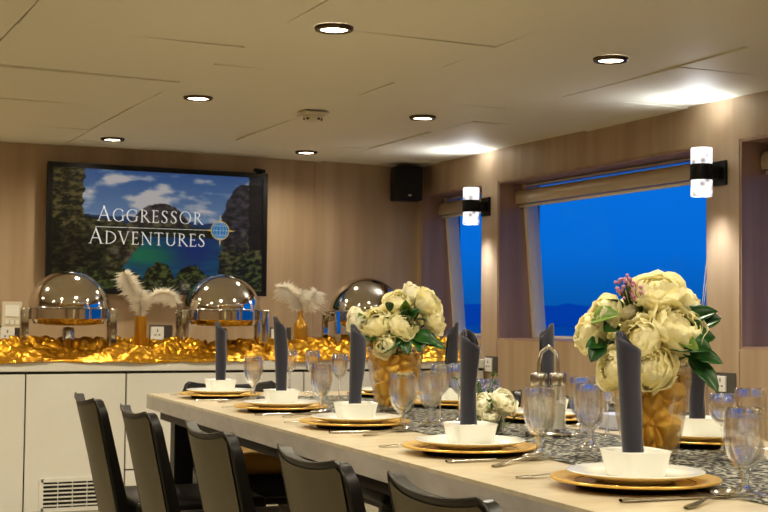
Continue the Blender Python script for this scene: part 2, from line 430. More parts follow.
# ------------------------------------------------------------------ sockets and switch
def socket(lb, loc, rz, w=.086, h=.086, surround=True, three=True):
    t = thing('wall_socket', lb, 'socket', loc, rz)
    if surround: MB().box((.025,-.003,.004), (.15,.006,.10), bev=.004).build('surround', M['socketg'], t, smooth=False)
    MB().box((0,-.010,0), (w,.01,h), bev=.003).build('socket_plate', M['socketw'], t, smooth=False)
    m = MB()
    m.box((0,-.0155,.018), (.006,.002,.016)); m.box((-.013,-.0155,-.010), (.013,.002,.006)); m.box((.013,-.0155,-.010), (.013,.002,.006))
    m.build('pin_holes', M['blk'], t, smooth=False)
socket('white power socket in grey surround on the wall right of the large window', (XR, 5.19, .78), -PI/2, .075, .075)
socket('white power socket low on the wall beneath the lamp pillar', (XR, 7.45, .79), -PI/2)
socket('small wall socket behind the gold cloth between the first two chafing dishes', (2.34, YB, .965), 0)
socket('small wall socket behind the gold cloth right of the middle chafing dish', (3.16, YB, .955), 0)
socket('small wall socket low behind the left chafing dish', (1.40, YB, .955), 0)
t = thing('switch_panel', 'square white switch panel on the back wall left of the left chafing dish', 'switch', (1.425, YB, 1.075))
MB().box((0,-.006,0), (.12,.012,.16), bev=.004).build('switch_plate', M['plastic'], t, smooth=False)
m = MB()
for k in (-1,0,1): m.box((k*.03,-.014,-.045), (.02,.006,.028), bev=.002)
m.build('switch_buttons', M['cab'], t, smooth=False)
MB().box((0,-.0135,.025), (.085,.004,.07), bev=.002).build('display', M['white'], t, smooth=False)

# ------------------------------------------------------------------ speaker and smoke detector
t = thing('wall_speaker', 'small black loudspeaker mounted in the ceiling corner right of the television', 'speaker', (4.03, 8.33, 2.00), math.radians(-8))
MB().box((0,0,0), (.19,.15,.235), bev=.012).build('speaker_cabinet', M['spk'], t, angle=40)
MB().box((0,-.078,0), (.17,.008,.215), bev=.004).build('grille', M['blkm'], t, angle=40)
MB().box((0,-.083,-.085), (.024,.002,.012)).build('badge', M['steel'], t, smooth=False)
MB().box((.02,.09,.03), (.05,.06,.06)).build('mounting_bracket', M['blk'], t, smooth=False)
t = thing('smoke_detector', 'small white smoke detector on the ceiling between the downlight rows', 'smoke detector', (2.58, 6.45, CEIL-.006))
MB().box((0,0,-.006), (.13,.13,.014), bev=.005).build('mounting_base', M['plastic'], t, angle=40)
MB().lathe([(.052,-.012),(.052,-.028),(.044,-.040),(.030,-.048),(0,-.050)], 28).build('sensor_dome', M['plastic'], t)
m = MB()
for k in range(10):
    a = 2*PI*k/10
    if k % 3 != 1: m.box((.046*math.cos(a), .046*math.sin(a), -.035), (.008,.014,.010), a)
m.build('vents', M['blk'], t, smooth=False)

# ------------------------------------------------------------------ television
tvx0, tvx1, tvz0, tvz1 = 1.611, 3.053, 1.213, 2.027
tcx, tcz = (tvx0+tvx1)/2, (tvz0+tvz1)/2
tv = thing('television', 'large flat television showing a tropical lagoon and white lettering on the back wall', 'television', (tcx, 8.42, tcz))
W, H = tvx1-tvx0, tvz1-tvz0
m = MB(); bz = .032
m.box((-W/2+bz/2,0.012,0), (bz,.03,H)); m.box((W/2-bz/2,.012,0), (bz,.03,H)); m.box((0,.012,H/2-bz/2), (W-2*bz,.03,bz)); m.box((0,.012,-H/2+bz/2), (W-2*bz,.03,bz))
m.build('bezel', M['blk'], tv, smooth=False)
MB().box((0,.045,0), (W-.04,.04,H-.04)).build('rear_housing', M['blk'], tv, smooth=False)
def fbm(x, y, o=4, s=0):
    v = 0; a = .5
    for k in range(o): v += a*noise.noise((x, y, s+k*7.3)); x *= 2; y *= 2; a *= .5
    return v
def mixc(a, b, t):
    t = max(0, min(1, t)); return tuple(p+(q-p)*t for p, q in zip(a, b))
GA, GB = (.075,.085,.045), (.36,.35,.20)
def paint(u, v):
    # u right, v up, both 0..1 : lagoon view
    sky = mixc((.42,.52,.64), (.20,.34,.54), (v-.55)/.45)
    cl_ = fbm(u*5.5, v*9, 5, 2) + .30*math.exp(-((u-.47)/.30)**2-((v-.76)/.10)**2) - .10 + .2*math.exp(-((u-.8)/.2)**2-((v-.66)/.06)**2)
    c = mixc(sky, (.72,.70,.70), cl_*4.0)
    # far mountains
    if v < .60 + .025*fbm(u*6, 1, 3) + .02*math.sin(u*7): c = mixc((.10,.20,.36), (.16,.26,.40), fbm(u*20, v*20)+.5)
    # water
    if v < .49:
        c = mixc((.04,.24,.38), (.05,.34,.42), fbm(u*6, v*24, 3, 9)*2+.5)
        c = mixc(c, (.07,.42,.30), math.exp(-((u-.46)/.16)**2-((v-.29)/.08)**2)*1.3)
        c = mixc(c, (.04,.16,.42), math.exp(-((u-.66)/.13)**2-((v-.35)/.18)**2)*.9)
    tex = fbm(u*26, v*26, 4, 5); te2 = fbm(u*60, v*60, 3, 11)
    rock = mixc((.17,.15,.16), (.34,.31,.30), tex*2.2+.5); green = mixc(GA, GB, tex*2.4+te2+.42)
    # middle rock
    r = abs(u-.50)/.155; hgt = .735 - .20*r**2.2 + .03*fbm(u*18, 2, 4)
    if r < 1.25 and .45 < v < hgt: c = mixc(rock, green, (.60-v)*6+tex)
    # headland band behind the text
    if .45 < v < .53+.03*fbm(u*14, 5, 3) and .30 < u < .82: c = mixc((.10,.12,.07), (.18,.18,.12), tex*2+.5)
    # right cliff
    e = .845 - .10*max(0, (v-.50))*1.2 + .05*(1-v) + .03*fbm(v*9, 3, 4)
    x2 = .80 + .02*fbm(v*12,8,3) + max(0, v-.62)**2*.9 - max(0, .5-v)*.06
    if u > x2 and v < .93: c = mixc(mixc((.10,.095,.12),(.26,.24,.28), tex*2.2+.5), green, (.50-v)*4+tex*2)
    if u > .93+.02*fbm(v*15,4,3): c = mixc(c, (.05,.035,.045), .8)
    if u > .84 + .03*fbm(v*14,6,3) and v < .36 and v > .06: c = green
    # left rocks and trees
    if u < .42 - abs(v-.42)*.40 + .04*fbm(v*12, u*8, 4) and v < .60-.3*(u-.2)+.03*fbm(u*20,9,3):
        c = mixc(green, mixc((.17,.14,.12),(.38,.34,.31), tex*2.4+.5), (u-.22)*5+fbm(u*9,v*9,3,4)*2)
    lf = .11 + .05*fbm(v*10, 3, 4) + (.03 if v > .5 else .10*(.5-v)*2)
    if u < lf: c = mixc((.06,.07,.035), (.36,.32,.17), tex*2.2+te2*1.4+.3*v+.2)
    if v < .50+.1*fbm(u*10,5,3) and u < .25: c = mixc(c, (.05,.055,.035), .4)
    # foreground bushes
    for bx, bw, bh in ((.50,.075,.24), (.655,.085,.22), (.76,.10,.13), (.33,.10,.16), (.16,.16,.18), (.92,.11,.30)):
        if v < bh*(1-((u-bx)/bw)**2*.6) + .06*fbm(u*22, bx*10, 4): c = mixc((.05,.065,.03), (.30,.34,.16), tex*2.6+te2*1.8+.4)
    return c
NU, NV = 300, 168
sw, sh = W-2*bz, H-2*bz
scr = MB().grid(lambda u, v: (-sw/2+u*sw, 0.004, -sh/2+v*sh), NU, NV)
m_, nt, b = newmat('television_picture')
at = nt.nodes.new('ShaderNodeAttribute'); at.attribute_name = 'Col'
hs = nt.nodes.new('ShaderNodeHueSaturation'); hs.inputs['Saturation'].default_value = 0.95; nt.links.new(at.outputs['Color'], hs.inputs['Color'])
b.inputs['Base Color'].default_value = (.01,.01,.01,1); b.inputs['Roughness'].default_value = .18
nt.links.new(hs.outputs[0], b.inputs['Emission Color']); b.inputs['Emission Strength'].default_value = 0.8
so = scr.build('screen', m_, tv, smooth=False)
ca = so.data.color_attributes.new('Col', 'FLOAT_COLOR', 'POINT')
buf = []
for j in range(NV+1):
    for i in range(NU+1):
        c = s2l([min(1, max(0, q)) for q in paint(i/NU, j/NV)]); buf += [c[0], c[1], c[2], 1]
ca.data.foreach_set('color', buf)
# lettering
def ribbon(mb, pts, wd, T):
    n = len(pts); ws = wd if isinstance(wd, (list, tuple)) else [wd]*n; vs = []
    for i in range(n):
        a = Vector(pts[max(i-1,0)]); b = Vector(pts[min(i+1,n-1)]); d = (b-a).normalized(); nn = Vector((-d.y, d.x))
        p = Vector(pts[i])
        vs += [T(p+nn*ws[i]/2), T(p-nn*ws[i]/2)]
    mb.add(vs, [(2*i, 2*i+1, 2*i+3, 2*i+2) for i in range(n-1)])
def ell(cx, cy, rx, ry, a0, a1, n=20, thick=.088, thin=.035):
    P = []; Wd = []
    for i in range(n+1):
        a = math.radians(a0+(a1-a0)*i/n); P.append((cx+rx*math.cos(a), cy+ry*math.sin(a))); Wd.append(thin+(thick-thin)*abs(math.cos(a))**1.3)
    return P, Wd
K, k_ = .09, .042
G = {
 'A': (.86, [([(.06,0),(.43,1.0)],k_), ([(.40,1.0),(.78,0)],K), ([(.18,.36),(.62,.36)],k_), ([(-.03,.015),(.17,.015)],.035), ([(.66,.015),(.92,.015)],.035)]),
 'G': (.92, [ell(.48,.5,.43,.49,48,322), ([(.81,.08),(.81,.44)],K), ([(.68,.44),(.93,.44)],.035), ([(.78,.68),(.80,.93)],.04)]),
 'R': (.76, [([(.16,0),(.16,1)],K), ell(.18,.75,.34,.235,95,-95), ([(.32,.50),(.76,0)],K), ([(.02,.015),(.30,.015)],.035), ([(.02,.985),(.22,.985)],.035), ([(.66,.015),(.86,.015)],.035)]),
 'E': (.60, [([(.16,0),(.16,1)],K), ([(.03,.975),(.52,.975)],.05), ([(.16,.52),(.46,.52)],.045), ([(.03,.025),(.56,.025)],.05), ([(.51,.84),(.51,.99)],.035), ([(.46,.44),(.46,.60)],.035), ([(.56,.01),(.58,.18)],.035)]),
 'S': (.58, [([(.48,.82),(.44,.93),(.30,.98),(.16,.93),(.10,.80),(.14,.66),(.28,.54),(.40,.43),(.48,.28),(.44,.10),(.30,.02),(.14,.05),(.06,.20)], [.04,.05,.06,.07,.09,.11,.12,.12,.10,.08,.06,.05,.04]), ([(.49,.76),(.49,.95)],.035), ([(.055,.06),(.055,.24)],.035)]),
 'O': (.98, [ell(.49,.5,.43,.49,0,360,32)]),
 'D': (.92, [([(.16,0),(.16,1)],K), ell(.20,.5,.64,.475,94,-94,24), ([(.02,.985),(.24,.985)],.035), ([(.02,.015),(.24,.015)],.035)]),
 'V': (.84, [([(.08,1),(.44,0)],K), ([(.41,0),(.76,1)],k_), ([(-.03,.985),(.22,.985)],.035), ([(.64,.985),(.88,.985)],.035)]),
 'N': (.92, [([(.15,0),(.15,1)],k_), ([(.13,1),(.80,0)],K), ([(.80,0),(.80,1)],k_), ([(.02,.015),(.28,.015)],.035), ([(.02,.985),(.18,.985)],.035), ([(.68,.985),(.92,.985)],.035)]),
 'T': (.72, [([(.02,.975),(.70,.975)],.05), ([(.36,0),(.36,.97)],K), ([(.22,.015),(.50,.015)],.035), ([(.02,.86),(.03,.99)],.035), ([(.70,.86),(.69,.99)],.035)]),
 'U': (.86, [([(.16,1),(.16,.34)],K), ell(.455,.34,.295,.32,180,360,18,.11,.05), ([(.75,.34),(.75,1)],k_), ([(.03,.985),(.29,.985)],.035), ([(.64,.985),(.86,.985)],.035)]),
}
lt = MB()
def line(word, x0, x1, z0, cap, h):
    adv = [G[c][0]*(cap if i == 0 else h)*1.0 for i, c in enumerate(word)]
    gapw = (x1-x0-sum(adv))/(len(word)-1); x = x0
    for i, c in enumerate(word):
        s = cap if i == 0 else h
        for pts, wd in G[c][1]:
            wd2 = [q*s for q in wd] if isinstance(wd, list) else wd*s
            ribbon(lt, [(x+p[0]*s, z0+p[1]*s) for p in pts], wd2, lambda p: (p[0]-tcx, -.0005-.00002*len(lt.v)/50, p[1]-tcz))
        x += adv[i]+gapw
line('AGGRESSOR', 1.925, 2.607, .591+1.08, .095, .080)
line('ADVENTURES', 1.875, 2.628, .447+1.08, .098, .082)
ribbon(lt, [(1.91,1.633),(2.655,1.636)], .0028, lambda p: (p[0]-tcx, -.001, p[1]-tcz))
m_white = pm('screen_lettering', (0.2,0.2,0.2), .4, emit=((.80,.80,.76), .7))
m_gold = pm('emblem_gold', (.1,.08,.03), .4, emit=(rgb(196,166,84), .8))
m_blue = pm('emblem_blue', (.01,.03,.06), .4, emit=(rgb(20,110,165), .8))
lt.build('screen_lettering', m_white, tv, smooth=False)
ex, ez = 2.727-tcx, 1.636-tcz
eb = MB().lathe([(0,0),(.058,0)], 32, mat=Matrix.Translation((ex,-.001,ez)) @ Matrix.Rotation(PI/2,4,'X')).build('emblem_disc', m_blue, tv, smooth=False)
m = MB().lathe([(.057,0),(.063,0)], 36, mat=Matrix.Translation((ex,-.002,ez)) @ Matrix.Rotation(PI/2,4,'X'))
for k in range(4):
    a = k*PI/2; c_, s_ = math.cos(a), math.sin(a)
    m.add([(ex+.064*c_-.006*s_, -.002, ez+.064*s_+.006*c_), (ex+.105*c_, -.002, ez+.105*s_), (ex+.064*c_+.006*s_, -.002, ez+.064*s_-.006*c_)], [(0,1,2)])
m.build('emblem_ring', m_gold, tv, smooth=False)
m = MB()
TT = lambda p: (ex+p[0], -.003, ez+p[1])
for rx in (.0001, .022, .042): ribbon(m, [(rx*math.cos(a), .055*math.sin(a)) for a in [k*PI/12 for k in range(25)]], .0013, TT)
for zz in (-.03, 0, .03):
    q = math.sqrt(.056**2-zz*zz); ribbon(m, [(-q, zz), (q, zz)], .0013, TT)
m.build('emblem_grid', m_white, tv, smooth=False)
t = thing('sensor_bar', 'small black camera clipped to the top right corner of the television', 'camera', (2.99, 8.41, tvz1+.003), .5)
MB().box((0,0,.012), (.09,.03,.022), bev=.004).build('camera_body', M['blk'], t, smooth=False)
MB().box((0,.01,-.002), (.03,.02,.01)).build('clip', M['blk'], t, smooth=False)

# ------------------------------------------------------------------ sideboard
FY = 7.5
MBx = MB().box(((.25+4.19)/2, (FY+8.495)/2, ZC-.0275), (3.94, 8.495-FY, .055), bev=.004)
wt = MBx.build('sideboard_worktop', M['cab'], None, smooth=False); tag(wt, 'long off-white worktop of the sideboard under the television', 'worktop')
seams = [.80, 1.341, 1.895, 2.966, 3.6, 4.19]
cl_lab = ['white sideboard cabinet unit at the left end, outside the photo edge', 'white sideboard cabinet unit cut off by the left edge',
          'white sideboard cabinet unit with a slatted air grille low in its door', 'wide white sideboard cabinet unit with a low drawer behind the left chairs', 'white sideboard cabinet unit behind the first flower vase', 'last white sideboard cabinet unit against the window wall']
xp = .25
for i, x in enumerate(seams):
    u = thing('cabinet_unit', cl_lab[i], 'cabinet', ((xp+x)/2, FY+.02, 0), 0, 'sideboard cabinet units')
    wd_ = x-xp-.008
    MB().box((0, .47, .383), (wd_+.006, .93, .762)).build('carcass', M['gap'], u, smooth=False)
    if i == 2:
        z0, z1 = .005, .752
        MB().box((0,-.006,(z0+z1)/2), (wd_,.020,z1-z0), bev=.002).build('door', M['cab'], u, smooth=False)
        g = MB()
        gx = 1.605-(xp+x)/2; gw = .34
        for dx in (-gw/2, gw/2): g.box((gx+dx,-.019,.093), (.022,.008,.175))
        for zz in (.012, .174): g.box((gx,-.019,zz), (gw,.008,.022))
        go = g.build('grille_frame', M['cab'], u, smooth=False)
        MB().box((gx,-.0165,.093), (gw-.02,.003,.14)).build('grille_opening', M['blk'], u, smooth=False)
        g = MB()
        for k in range(6): g.box((gx,-.0205,.036+k*.0225), (gw-.02,.006,.0085))
        for dx in (-.08,.0,.08): g.box((gx+dx,-.0205,.093), (.004,.006,.14))
        g.build('grille_slats', M['cab'], u, smooth=False)
    elif i == 3:
        MB().box((0,-.006,(.218+.752)/2), (wd_,.020,.534), bev=.002).build('door', M['cab'], u, smooth=False)
        MB().box((0,-.006,(.005+.210)/2), (wd_,.020,.205), bev=.002).build('drawer', M['cab'], u, smooth=False)
    else:
        MB().box((0,-.006,.3785), (wd_,.020,.747), bev=.002).build('door', M['cab'], u, smooth=False)
    xp = x
# scrunched gold satin
def cloth(u, v):
    x = .9+u*3.15; y = FY+.005+v*.62
    env = math.sin(min(1, v*2.2)*PI/2)*math.sin(min(1, (1-v)*3)*PI/2)
    a = x*5.5; q = noise.noise((a*.8, y*5, 0))
    rid = min(1, abs(2.6*noise.noise((x*3.4+y*3.0+q*1.6, y*8.0-x*2.4+q*1.2, 3))))
    rid2 = min(1, abs(2.6*noise.noise((x*7-y*8+q*2.5, y*19+x*6-q*2, 8))))
    z = ZC+.008+env*(.015+.075*rid**.8*(0.8+.6*noise.noise((x*2.1, 5, 5)))+.045*rid2**.8+.014*min(1,abs(2.6*noise.noise((x*14-y*18+q*3, y*40+x*12, 4)))))
    y -= .022*(1+noise.noise((x*3.5, 1, 1))*1.6)*(1-v)**3
    if v < .10:
        d = (1-v/.10); z = ZC+.006+(z-ZC-.006)*(1-d) - d*max(0, (.03*noise.noise((x*3.1, 9, 2))+.012))*(1 if y < FY-.004 else 0)
        if y < FY-.004: y = min(y, FY-.006)
    return (x, y, z+.004*noise.noise((x*30, y*30, 1)))
c = MB().grid(cloth, 520, 90).build('satin_runner', M['satin'], None, solid=.002)
tag(c, 'scrunched shiny gold satin cloth running along the whole sideboard top', 'cloth')

# ------------------------------------------------------------------ chafing dishes
def chafing(lb, x, y, rz):
    t = thing('chafing_dish', lb, 'chafing dish', (x,y,ZC), rz, 'round roll top chafing dishes')
    zr = .285
    d = MB(); R_ = .232
    d.lathe([(R_*math.cos(a), zr+.006+.222*math.sin(a)) for a in [k*PI/2/22 for k in range(23)]], 56)
    dome = d.build('dome_lid', M['chrome'], t)
    MB().lathe([(R_+.001,zr+.004),(R_+.006,zr+.006),(R_+.006,zr+.014),(R_,zr+.016)], 48).build('lid_rim', M['chromed'], dome)
    h = MB().tube([(-.07,-R_+.01,zr+.03),(-.055,-R_-.035,zr+.036),(0,-R_-.048,zr+.04),(.055,-R_-.035,zr+.036),(.07,-R_+.01,zr+.03)], .010, 10)
    h.build('lid_handle', M['chrome'], dome)
    MB().lathe([(.22,zr-.055),(.242,zr-.055),(.246,zr-.05),(.246,zr+.004),(.22,zr+.006)], 56).build('support_band', M['chrome'], t, angle=15)
    MB().lathe([(.214,zr-.02),(.200,zr-.078),(.17,zr-.088),(0,zr-.09)], 48).build('water_pan', M['chromed'], t)
    for sx, sy in ((-1,-1),(1,-1),(-1,1),(1,1)):
        a = math.atan2(sy*.36, sx); X, Y = .262*math.cos(a), .262*math.sin(a)
        MB().box((X,Y,(zr+.01)/2), (.042,.014,zr+.01), 0, bev=.003).build('leg', M['chrome'], t, angle=40)
    for sx in (-1,1): MB().box((sx*.245,0,zr-.01), (.05,.07,.022), bev=.004).build('side_bracket', M['chrome'], t, angle=40)
    m = MB(); m.lathe([(.055,.02),(.055,.022),(.012,.025)], 24); m.lathe([(0,.02),(.040,.02),(.036,.025),(.036,.165),(.032,.18),(.022,.186),(0,.186)], 28)
    m.build('fuel_burner', M['chromed'], t)
    m = MB()
    for z_ in (.06,): m.tube([(.25*math.cos(math.atan2(-.36,-1)),.25*math.sin(math.atan2(-.36,-1)),z_),(-.04,0,.03)], .004, 6); m.tube([(.25*math.cos(math.atan2(-.36,1)),.25*math.sin(math.atan2(-.36,1)),z_),(.04,0,.03)], .004, 6)
    m.build('cross_brace', M['chromed'], t)
    return t
chafing('round chrome roll top chafing dish farthest left on the sideboard', 1.640, 7.86, math.radians(-8))
chafing('round chrome roll top chafing dish between the two feather vases', 2.567, 7.86, math.radians(-4))
chafing('round chrome roll top chafing dish half hidden behind the far flower bouquet', 3.54, 7.90, math.radians(4))

# ------------------------------------------------------------------ feather vases
vt = MB().lathe([(0,0),(.034,0),(.036,.004),(.036,.215),(.038,.222),(.033,.222),(.031,.01),(0,.008)], 32).build('cylinder_vase', M['goldglass'], None, angle=40)
vt.location = (2.065, 7.86, ZC+.03); tag(vt, 'gold cylinder vase holding white plumes below the television', 'vase')
bt = MB().lathe([(0,0),(.041,0),(.044,.006),(.044,.125),(.040,.148),(.024,.172),(.018,.19),(.016,.222),(.019,.224),(.019,.236),(.016,.238),(.012,.238),(.012,.2),(0,.19)], 32).build('glass_bottle', M['goldglass'], None, angle=50)
bt.location = (3.08, 7.86, ZC+.062); tag(bt, 'gold painted bottle holding fluffy feathers right of the middle chafing dish', 'bottle')
def plume(name, lb, base, pts, wid, n=260, seed=1, curl=.3, quillw=.0016):
    rg = random.Random(seed)
    def P(s):
        s = s*(len(pts)-1); i = min(int(s), len(pts)-2); f = s-i
        p0, p1, p2, p3 = [Vector(pts[max(0,min(len(pts)-1,i+k))]) for k in (-1,0,1,2)]
        return .5*((2*p1)+(-p0+p2)*f+(2*p0-5*p1+4*p2-p3)*f*f+(-p0+3*p1-3*p2+p3)*f**3)
    t = thing(name, lb, 'feather', base)
    mb = MB()
    n = int(n*1.8)
    for k in range(n):
        s = .22+.78*(k/n); p = P(s); d = (P(min(1,s+.02))-P(max(0,s-.02))).normalized()
        w_ = wid*(math.sin(min(1,(s-.18)*2.2)*PI/2))*(1-.45*max(0,s-.7)/.3)*rg.uniform(.7,1.1)
        for sd in (-1,1):
            side = d.cross(Vector((rg.uniform(-.6,.6),-1,rg.uniform(-.6,.6)))).normalized()*sd
            tip = p+side*w_+d*w_*rg.uniform(.3,.9)+Vector((rg.uniform(-1,1),rg.uniform(-1,1),-rg.uniform(0,1)))*w_*curl
            mid = (p+tip)/2 + d*w_*.12 + Vector((0,rg.uniform(-.3,.3)*w_*.3,0))
            q = d*.0034
            mb.add([p-q,p+q,mid+q*.8,mid-q*.8,tip], [(0,1,2,3),(3,2,4)])
    mb.build('barbs', M['feather'], t, smooth=False)
    MB().tube([P(i/14) for i in range(15)], [quillw*(1.3-i/14) for i in range(15)], 6).build('quill', M['feather'], t)
vb = (2.065, 7.86, ZC+.245)
plume('ostrich_feather', 'white plume standing upright to the left in the gold cylinder vase', vb, [(0,0,-.10),(-.01,-.01,.04),(-.045,-.01,.14),(-.085,-.02,.215),(-.11,-.03,.26)], .050, 240, 1, .9)
plume('ostrich_feather', 'white plume curling down to the right in the gold cylinder vase', vb, [(0,0,-.10),(.01,-.015,.03),(.05,-.02,.115),(.11,-.03,.145),(.17,-.03,.135),(.20,-.04,.095)], .045, 240, 2, .9)
plume('ostrich_feather', 'short white plume between the two long ones in the gold cylinder vase', vb, [(0,0,-.10),(0,.0,.02),(-.01,-.02,.09),(0,-.02,.155)], .045, 180, 3, 1.0)
vb = (3.08, 7.86, ZC+.285)
plume('fluffy_feather', 'cream fluffy feather leaning left in the gold bottle', vb, [(0,0,-.08),(-.01,-.01,.03),(-.05,-.02,.10),(-.10,-.02,.14),(-.15,-.02,.15)], .055, 240, 4, .8)
plume('fluffy_feather', 'cream fluffy feather leaning right in the gold bottle', vb, [(0,0,-.08),(.01,-.01,.02),(.05,-.02,.07),(.09,-.02,.13)], .06, 200, 5, .8)
plume('fluffy_feather', 'cream fluffy feather standing in the middle of the gold bottle', vb, [(0,0,-.08),(0,-.01,.02),(-.02,-.02,.07),(-.01,-.02,.13)], .055, 180, 6, .9)

# ------------------------------------------------------------------ dining table (slightly turned)
RT = math.radians(-2.99)
E0 = Vector((1.157, 1.726)); D = Vector((.0522, 1)).normalized(); N_ = Vector((D.y, -D.x))
def tp(lat, y):     # point at a lateral distance from the near edge and a given world Y
    s = (y - E0.y - N_.y*lat)/D.y; p = E0 + D*s + N_*lat
    return p.x, p.y
TW = 1.02
tb = thing('dining_table', 'long dining table with light wooden top and thick grey edge', 'table', (*tp(TW/2, 2.7), 0), RT)
L0, L1 = -2.35, 2.215
MB().box((0, (L0+L1)/2, ZT-.004), (TW, L1-L0, .008)).build('tabletop', M['top'], tb, smooth=False)
MB().box((0, (L0+L1)/2, ZT-.031), (TW, L1-L0, .046)).build('edge_band', M['edge'], tb, smooth=False)
m = MB()
for sx in (-1,1): m.box((sx*(TW/2-.05), (L0+L1)/2, ZT-.072), (.03, L1-L0-.16, .036))
for yy in (L0+.08, L1-.06): m.box((0, yy, ZT-.072), (TW-.13,.03,.036))
m.build('apron', M['apron'], tb, smooth=False)
for sx in (-1,1):
    for yy in (L0+.14, -.1, L1-.15):
        MB().box((sx*(TW/2-.10), yy, (ZT-.09)/2), (.07,.07,ZT-.09), bev=.004).build('leg', M['legm'], tb, smooth=False)
# runner
def run(u, v):
    return ((u-.5)*.44, L0+.05+v*(L1-L0-.36), .0015+.0012*noise.noise((u*20, v*90, 0)))
rn = MB().grid(run, 20, 300).build('table_runner', M['runner'], None, solid=.001)
rn.location = (*tp(TW/2+.01, 2.7), ZT+.0005); rn.rotation_euler = (0,0,RT)
tag(rn, 'black and silver patterned runner along the middle of the dining table', 'table runner')

# ------------------------------------------------------------------ place settings
def bowl_prof(): return [(r*.92,z*.88) for r,z in _bp]
_bp = [(0,.004),(.040,.004),(.0405,0),(.043,0),(.046,.006),(.055,.050),(.0565,.053),(.0545,.0535),(.052,.050),(.042,.010),(.038,.007),(0,.007)]
def napkin_mesh(seed=0, h=.25, a0=0):
    m = MB(); nt_ = 72
    turns = 2.6
    def fn(u, v):
        lim = turns*2*PI - (1-v)*1.6
        th = u*lim; r = .0085+.0125*(th/(turns*2*PI))+.0016*math.sin(th*1.0+seed)+.001*math.sin(v*7+seed)
        r *= 1+.06*(v-.5)
        top = h - .034*(.5-.5*math.cos(th-a0)) - .004*math.sin(2*th)
        return (r*math.cos(th)+.004*math.sin(v*3+seed)*v, r*math.sin(th), v*top)
    m.grid(fn, nt_, 26)
    return m
protos = {}
near_words = ['at the near place closest to the camera', 'at the second near place from the camera', 'at the third near place from the camera', 'at the fourth near place from the camera', 'at the far corner place beside the head chair']
far_words = ['across the table behind the near vase', 'across the table behind the shaker stand', 'across the table right of the far vase', 'across the table behind the far bouquet']
def place(kind, name, label, cat, group, loc, rz, make):
    if kind not in protos:
        t = thing(name, label, cat, loc, rz, group); make(t); protos[kind] = t; return t
    return copy_tree(protos[kind], loc, rz, label)
def mk_charger(t):
    MB().lathe([(0,.0),(.100,.0),(.103,.002),(.104,.011)], 56).build('charger_foot', M['dark'], t)
    MB().lathe([(.103,.0095),(.145,.0135),(.1475,.0165),(.145,.0185),(.112,.0125),(.108,.010),(0,.009)], 56).build('charger_dish', M['gold'], t)
def mk_plate(t):
    MB().lathe([(0,.0),(.068,.0),(.07,.003),(.085,.007),(.118,.0165),(.120,.0185),(.118,.0195),(.084,.0105),(.074,.007),(0,.0065)], 56).build('plate_dish', M['white'], t)
def mk_bowl(t):
    MB().lathe(bowl_prof(), 64, sq=5).build('bowl_dish', M['white'], t)
def strip(mb, pts, ws, th, zs):
    def fn(u, v):
        k = u*(len(pts)-1); i = min(int(k), len(pts)-2); f = k-i
        x = pts[i]+(pts[i+1]-pts[i])*f; w_ = ws[i]+(ws[i+1]-ws[i])*f; z = zs[i]+(zs[i+1]-zs[i])*f
        a = 2*PI*v
        return (x, w_/2*math.cos(a), z+th/2*math.sin(a))
    mb.grid(fn, 24, 10)
def mk_spoon(t):
    m = MB(); strip(m, [-.10,-.08,-.02,.045], [.010,.020,.009,.007], .0024, [.002,.003,.006,.008]); m.build('handle', M['steel'], t)
    MB().grid(lambda u, v: (.045+u*.062, (v-.5)*2*.0205*math.sin(PI*min(1,max(0,u*.93+.06)))**.6, .0085-.0075*math.sin(PI*u)*(1-(2*v-1)**2)+.003*u), 16, 10).build('spoon_bowl', M['steel'], t, solid=.0012)
def mk_fork(t):
    m = MB(); strip(m, [-.10,-.08,-.02,.035,.05], [.010,.018,.008,.009,.022], .0024, [.002,.003,.006,.008,.006]); m.build('handle', M['steel'], t)
    m = MB(); strip(m, [.045,.06], [.022,.024], .002, [.0065,.004])
    for k in range(4): m.tube([(.058,-.0096+k*.0064,.0045),(.08,-.0096+k*.0064,.003),(.102,-.009+k*.006,.008)], [.0016,.0014,.0008], 6)
    m.build('tines', M['steel'], t)
def mk_knife(t):
    m = MB(); strip(m, [-.11,-.10,-.03,.0], [.012,.019,.014,.011], .005, [.003]*4); m.build('handle', M['steel'], t)
    MB().add([(0,-.006,.0028),(.09,-.009,.0028),(.115,-.002,.0028),(.118,.006,.0028),(0,.006,.0028)], [(0,1,2,3,4)]).build('blade', M['steel'], t, smooth=False, solid=.0014)
